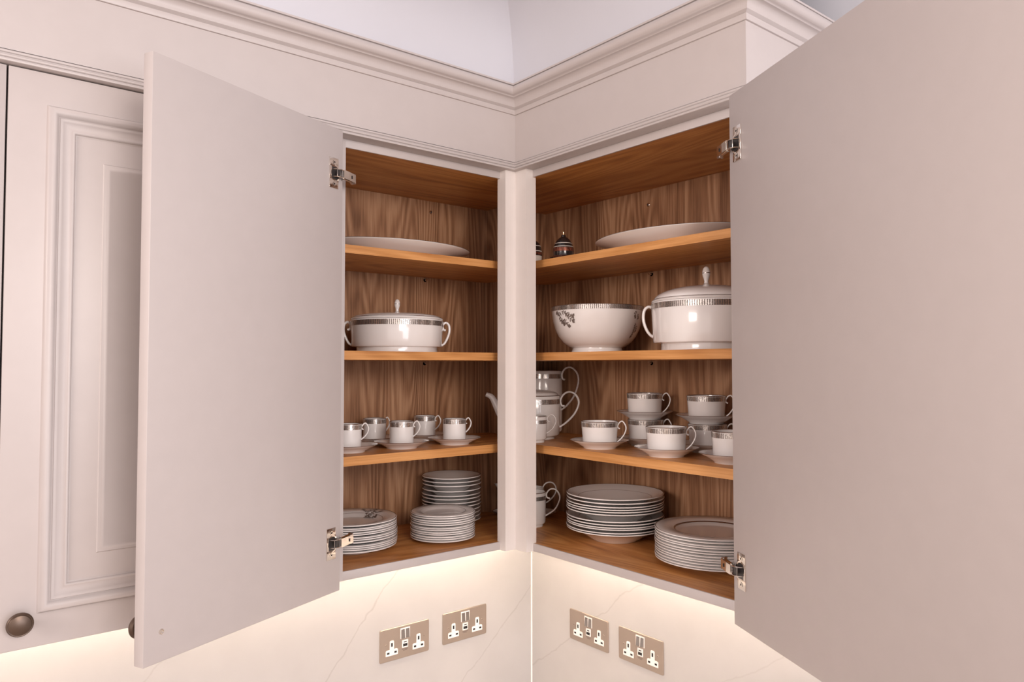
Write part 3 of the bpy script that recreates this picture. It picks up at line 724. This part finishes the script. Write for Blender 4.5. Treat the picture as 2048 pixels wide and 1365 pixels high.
# covered dishes
def knob_prof(s, z):
    return [(0.0, z-0.002), (0.0130*s, z-0.001), (0.0128*s, z+0.0012*s), (0.0085*s, z+0.0022*s), (0.0050*s, z+0.0045*s), (0.0042*s, z+0.0085*s), (0.0052*s, z+0.0130*s), (0.0075*s, z+0.0200*s), (0.0082*s, z+0.0250*s)], \
           [(0.0083*s, z+0.0250*s), (0.0084*s, z+0.0262*s)], [(0.0082*s, z+0.0262*s), (0.0078*s, z+0.0300*s), (0.0062*s, z+0.0350*s), (0.0036*s, z+0.0385*s), (0, z+0.0395*s)]
def covered_dish(name, loc, rz, R, hb, foot_r, foot_h, lid_rise, band, hs, label, hpts, hw, ht):
    t = setp(empty(name, loc, rz), label, 'serving dish')
    body = [(0, 0.003), (foot_r-0.004, 0.003), (foot_r-0.002, 0.0), (foot_r, 0.0), (foot_r*0.985, foot_h*0.6), (foot_r*0.99, foot_h), (R*0.955, foot_h+0.002), (R*0.968, foot_h+0.006), (R, hb-0.002), (R-0.001, hb), (R-0.006, hb), (R*0.93, foot_h+0.008), (0, foot_h+0.006)]
    link('dish_body', lathe_mesh('dish_body', body, CHINA, 80, angle=35), t)
    rr = lambda z: R*0.968+(R-R*0.968)*(z-foot_h-0.006)/(hb-foot_h-0.008)
    link('band', lathe_mesh('band', [(rr(hb-0.003-band)+0.0004, hb-0.003-band), (rr(hb-0.003)+0.0004, hb-0.003)], BAND_BIG, 80), t)
    lid = [(R-0.010, hb-0.004), (R-0.009, hb), (R-0.0015, hb+0.0006), (R-0.0005, hb+0.0022), (R*0.985, hb+0.0045)]
    lid += [(R*0.95*math.cos(a)**0.9 if a < PI/2-0.01 else 0.0, hb+0.0065+(lid_rise-0.0065)*math.sin(a)**1.15) for a in [k*PI/2/12 for k in range(13)]]
    l = link('lid', lathe_mesh('lid', lid, CHINA, 80, angle=40), t)
    link('lid_line', lathe_mesh('lid_line', [(R*0.968, hb+0.0062), (R*0.952, hb+0.0072)], LINE, 80), l)
    a, b, c = knob_prof(hs, hb+lid_rise)
    bm = bmesh.new(); lathe(bm, a, 28); lathe(bm, b, 28, mi=1); lathe(bm, c, 28)
    link('lid_knob', mesh('lid_knob', bm, [CHINA, LINE], True, 40), l)
    for s in (1, -1):
        h = link('handle', sweep_mesh('handle', hpts, ht, hw, CHINA), t)
        if s < 0: h.rotation_euler = (0, 0, PI)
    return t
cx, cy = -0.245, 0.172
R = 0.1150
covered_dish('covered_vegetable_dish', (cx, cy, Z2), rz_right(cx, cy), R, 0.0800, 0.1010, 0.0120, 0.0190, 0.0120, 0.88, 'low round white covered dish with silver band and two handles, on the middle left shelf',
             [(R+0.006, 0, 0.0560), (R+0.0005, 0, 0.0580), (R-0.002, 0, 0.0680), (R+0.006, 0, 0.0755), (R+0.0140, 0, 0.0690), (R+0.0155, 0, 0.0540), (R+0.0110, 0, 0.0380), (R+0.003, 0, 0.0230), (R-0.006, 0, 0.0170)], lambda s: 0.0070-0.0020*math.sin(PI*s), 0.0032)
tx, ty = 0.170, -0.451
R = 0.1200
covered_dish('soup_tureen', (tx, ty, Z2), rz_right(tx, ty), R, 0.1060, 0.1000, 0.0150, 0.0370, 0.0120, 1.08, 'tall white lidded tureen with silver band, partly behind the open right door',
             [(R-0.003, 0, 0.0960), (R+0.006, 0, 0.0985), (R+0.0145, 0, 0.0920), (R+0.0175, 0, 0.0780), (R+0.0160, 0, 0.0620), (R+0.0100, 0, 0.0460), (R+0.003, 0, 0.0360), (R-0.005, 0, 0.0300)], lambda s: 0.0075-0.002*math.sin(PI*s), 0.0034)

# platters on the top shelf
def platter(loc, rz, R, sy, h, label):
    t = setp(empty('serving_platter', loc, rz), label, 'platter', 'oval platters on the upper shelf')
    f = R*0.66
    prof = [(0, 0.003), (f-0.006, 0.003), (f-0.004, 0.0), (f, 0.0), (f+0.001, 0.003), (f+0.016, 0.0075), (R*0.80, h*0.52), (R-0.003, h-0.0034), (R, h-0.0016), (R-0.002, h), (R*0.80, h*0.52+0.004), (f+0.010, 0.0105), (f*0.9, 0.007), (0, 0.007)]
    link('platter_body', lathe_mesh('platter_body', prof, CHINA, 96, 1.0, sy, angle=50), t)
    link('rim_line', lathe_mesh('rim_line', [(R-0.0004, h-0.0002), (R-0.0015, h+0.0004), (R-0.005, h-0.0012)], LINE, 96, 1.0, sy), t)
Z1 = SH[0][1]
platter((-0.252, 0.174, Z1), 0.0, 0.2050, 0.72, 0.0265, 'oval white platter on the upper left shelf, above the covered dish')
platter((0.172, -0.360, Z1), PI/2, 0.2050, 0.72, 0.0285, 'oval white platter on the upper right shelf, above the tureen')

# tall pots behind the corner post
def pot_parts(R, h, bw, mat=BAND_BIG, lid=True, foot=0.80):
    prof = [(0, 0.003), (R*foot-0.003, 0.003), (R*foot-0.002, 0.0), (R*foot, 0.0), (R*foot*1.0, 0.006), (R*0.93, 0.0085), (R*0.975, 0.013), (R, h*0.6), (R*0.985, h-0.002), (R*0.97, h), (R*0.93, h), (R*0.93, 0.014), (0, 0.012)]
    ps = [('pot_body', lathe_mesh('pot_body', prof, CHINA, 64, angle=40)),
          ('band', lathe_mesh('band', [(R*1.0+0.0003, h-0.010-bw), (R*0.99+0.0003, h-0.010)], mat, 64)),
          ('rim_line', lathe_mesh('rim_line', [(R*0.986, h-0.0016), (R*0.972, h+0.0004), (R*0.94, h+0.0002)], LINE, 64))]
    return ps
def pot(name, loc, R, h, bw, label, cat, spout, handle, lid, turn=0.0, hr=(0.0028, 0.0042), foot=0.80, spout_turn=0.0):
    t = put(name, pot_parts(R, h, bw, foot=foot), loc, rz_right(loc[0], loc[1], turn), label, cat)
    if spout:
        bm = bmesh.new(); sweep(bm, spline(spout, 6), lambda s: 0.0165-0.0105*s**0.8, lambda s: 0.0135-0.0080*s**0.8, seg=14)
        link('spout', mesh('spout', bm, CHINA, True, 60), t, rz=-spout_turn)
    link('handle', sweep_mesh('handle', handle, hr[0], lambda s: hr[1], CHINA), t)
    bm = bmesh.new(); sweep(bm, [p*1.0 for p in spline([(x+hr[0]*0.9, y, z+hr[0]*0.4) for x, y, z in handle[3:]], 8)], 0.0005, 0.0012, seg=6)
    link('handle_line', mesh('handle_line', bm, LINE, True), t)
    if lid:
        pr = [(R*0.93, h-0.003), (R*0.94, h+0.001)] + [(R*0.92*math.cos(a) if a < PI/2-0.01 else 0, h+0.002+lid*math.sin(a)) for a in [k*PI/2/8 for k in range(9)]]
        l = link('lid', lathe_mesh('lid', pr, CHINA, 56, angle=40), t)
        a, b, c = knob_prof(0.80, h+lid)
        bm = bmesh.new(); lathe(bm, a, 24); lathe(bm, b, 24, mi=1); lathe(bm, c, 24)
        link('lid_knob', mesh('lid_knob', bm, [CHINA, LINE], True, 40), l)
    return t
R = 0.0740
pot('teapot', (0.147, 0.107, Z3), R, 0.1180, 0.0130, 'white teapot with silver band, spout and looped handle either side of the post', 'teapot',
    [(-R+0.010, 0, 0.050), (-R-0.012, 0, 0.062), (-R-0.026, 0, 0.086), (-R-0.040, 0, 0.112), (-R-0.056, 0, 0.120)],
    [(R+0.012, 0, 0.088), (R+0.004, 0, 0.090), (R+0.001, 0, 0.104), (R+0.010, 0, 0.120), (R+0.026, 0, 0.127), (R+0.043, 0, 0.118), (R+0.051, 0, 0.096), (R+0.040, 0, 0.068), (R+0.018, 0, 0.044), (R-0.002, 0, 0.030)], 0.014)
R = 0.0540
pot('coffee_pot', (0.255, 0.184, Z3), R, 0.1850, 0.0130, 'tall white coffee pot with silver band behind the teapot', 'coffee pot',
    [(-R+0.010, 0, 0.080), (-R-0.018, 0, 0.098), (-R-0.034, 0, 0.135), (-R-0.052, 0, 0.178), (-R-0.078, 0, 0.190)],
    [(R+0.010, 0, 0.158), (R+0.003, 0, 0.163), (R+0.003, 0, 0.178), (R+0.014, 0, 0.192), (R+0.032, 0, 0.193), (R+0.048, 0, 0.176), (R+0.051, 0, 0.150), (R+0.038, 0, 0.112), (R+0.016, 0, 0.084), (R-0.002, 0, 0.070)], 0.0, turn=-0.35, spout_turn=-0.42)
R = 0.0330
pot('milk_jug', (0.080, 0.025, Z3), R, 0.0680, 0.0095, 'small white jug with silver band in front of the teapot', 'jug', None,
    [(R+0.007, 0, 0.053), (R+0.002, 0, 0.055), (R+0.001, 0, 0.063), (R+0.007, 0, 0.070), (R+0.016, 0, 0.070), (R+0.0225, 0, 0.060), (R+0.022, 0, 0.048), (R+0.014, 0, 0.034), (R-0.002, 0, 0.022)], 0.0, hr=(0.0016, 0.0026))
R = 0.0400
pot('milk_jug', (0.128, 0.094, 0.0), R, 0.0920, 0.0105, 'white jug with dark silver band on the cabinet floor beside the post', 'jug', None,
    [(R+0.011, 0, 0.073), (R+0.003, 0, 0.076), (R+0.002, 0, 0.087), (R+0.012, 0, 0.098), (R+0.026, 0, 0.097), (R+0.036, 0, 0.083), (R+0.036, 0, 0.067), (R+0.024, 0, 0.044), (R-0.002, 0, 0.026)], 0.0, hr=(0.0022, 0.0034))
# sauce boat on its stand, mostly hidden
gx, gy = 0.185, 0.190
rz = rz_right(gx, gy)
st = setp(empty('sauce_boat_stand', (gx, gy, 0.0), rz), 'oval white stand under the sauce boat behind the post', 'saucer')
link('stand_body', lathe_mesh('stand_body', [(0, 0.002), (0.050, 0.002), (0.053, 0.0), (0.056, 0.0), (0.070, 0.008), (0.093, 0.017), (0.092, 0.0185), (0.068, 0.012), (0.050, 0.0060), (0, 0.0060)], CHINA, 56, 1.0, 0.60), st)
link('rim_line', lathe_mesh('rim_line', [(0.0932, 0.0172), (0.0920, 0.0188), (0.090, 0.0180)], LINE, 56, 1.0, 0.60), st)
sb = setp(empty('sauce_boat', (gx, gy, 0.0060), rz), 'white sauce boat with pointed lip and looped handle behind the post', 'jug')
bm = bmesh.new()
lathe(bm, [(0, 0.003), (0.028, 0.003), (0.029, 0.0), (0.031, 0.0), (0.028, 0.008), (0.040, 0.020), (0.050, 0.042), (0.052, 0.066), (0.0535, 0.080), (0.051, 0.0803), (0.049, 0.066), (0.046, 0.042), (0.030, 0.016), (0, 0.013)], 48, 1.0, 0.62)
for v in bm.verts:
    if v.co.x < 0 and v.co.z > 0.03:
        k = (-v.co.x/0.0535)**2*(v.co.z-0.03)/0.05
        v.co.x -= 0.034*k; v.co.z += 0.010*k; v.co.y *= 1-0.35*k
link('boat_body', mesh('boat_body', bm, CHINA, True, 45), sb)
link('handle', sweep_mesh('handle', [(0.060, 0, 0.062), (0.053, 0, 0.066), (0.053, 0, 0.080), (0.064, 0, 0.092), (0.080, 0, 0.092), (0.090, 0, 0.078), (0.086, 0, 0.058), (0.066, 0, 0.038), (0.045, 0, 0.030)], 0.0022, lambda s: 0.0034, CHINA), sb)

# dark lacquer ornaments on the upper right shelf
ox, oy = 0.085, -0.083
t = setp(empty('domed_ornament', (ox, oy, Z1), rz_right(ox, oy)), 'dark domed ornament with brass finial and copper bands on the upper shelf', 'ornament')
bm = bmesh.new()
dome = [(0, 0.0), (0.040, 0.0), (0.041, 0.002), (0.032, 0.005), (0.0265, 0.008), (0.0258, 0.012), (0.0262, 0.018), (0.0255, 0.028), (0.0230, 0.038), (0.0185, 0.047), (0.0120, 0.054), (0.0065, 0.0575), (0.0052, 0.0625), (0, 0.0630)]
lathe(bm, dome, 40); link('dome', mesh('dome', bm, DARKGL, True, 40), t)
for z0, z1, m in ((0.0195, 0.0290, COPPER), (0.0310, 0.0322, CREAMP), (0.0395, 0.0408, CREAMP)):
    rr = lambda z: next(r0+(r1-r0)*(z-a)/(b-a) for (r0, a), (r1, b) in zip(dome[4:], dome[5:]) if a <= z <= b)
    link('painted_band', lathe_mesh('painted_band', [(rr(z0)+0.0004, z0), (rr(z1)+0.0004, z1)], m, 40), t)
link('finial', lathe_mesh('finial', [(0, 0.0620), (0.0026, 0.0620), (0.0022, 0.0660), (0.0024, 0.0700), (0, 0.0705)], BRASS, 16), t)
link('base_rim', lathe_mesh('base_rim', [(0.0412, 0.0021), (0.0330, 0.0054), (0.0275, 0.0084)], COPPER, 40), t)
ox, oy = 0.080, 0.030
t = setp(empty('patterned_ornament', (ox, oy, Z1), rz_right(ox, oy)), 'dark striped ornament with cream swirled base, half hidden by the corner post', 'ornament')
pr = [(0, 0.0), (0.0215, 0.0), (0.0235, 0.006), (0.0240, 0.018), (0.0242, 0.022), (0.0240, 0.032), (0.0225, 0.043), (0.0185, 0.054), (0.0110, 0.061), (0, 0.0635)]
link('ornament_body', lathe_mesh('ornament_body', pr, DARKGL, 40), t)
link('painted_band', lathe_mesh('painted_band', [(0.0219, 0.0008), (0.0239, 0.006), (0.0244, 0.018), (0.0245, 0.021)], CREAMP, 40), t)
link('painted_band', lathe_mesh('painted_band', [(0.0243, 0.0320), (0.0240, 0.0345)], CREAMP, 40), t)
link('painted_band', lathe_mesh('painted_band', [(0.0217, 0.0462), (0.0211, 0.0482)], CREAMP, 40), t)
link('painted_band', lathe_mesh('painted_band', [(0.0246, 0.0235), (0.0245, 0.0300)], COPPER, 40), t)
bm = bmesh.new(); n = 40                                       # swirl on the cream base
for k in range(n):
    q = []
    for kk in (k, k+1):
        a = kk/n*3.6*PI; rad = 0.0015+0.0065*kk/n
        for d in (-0.0007, 0.0007):
            u, v = (rad+d)*math.cos(a), 0.0105+(rad+d)*math.sin(a); th = -0.45+u/0.024
            q.append((0.0248*math.sin(th), -0.0248*math.cos(th), v))
    bm.faces.new([bm.verts.new(p) for p in (q[0], q[1], q[3], q[2])])
link('swirl_print', mesh('swirl_print', bm, DARKGL), t)
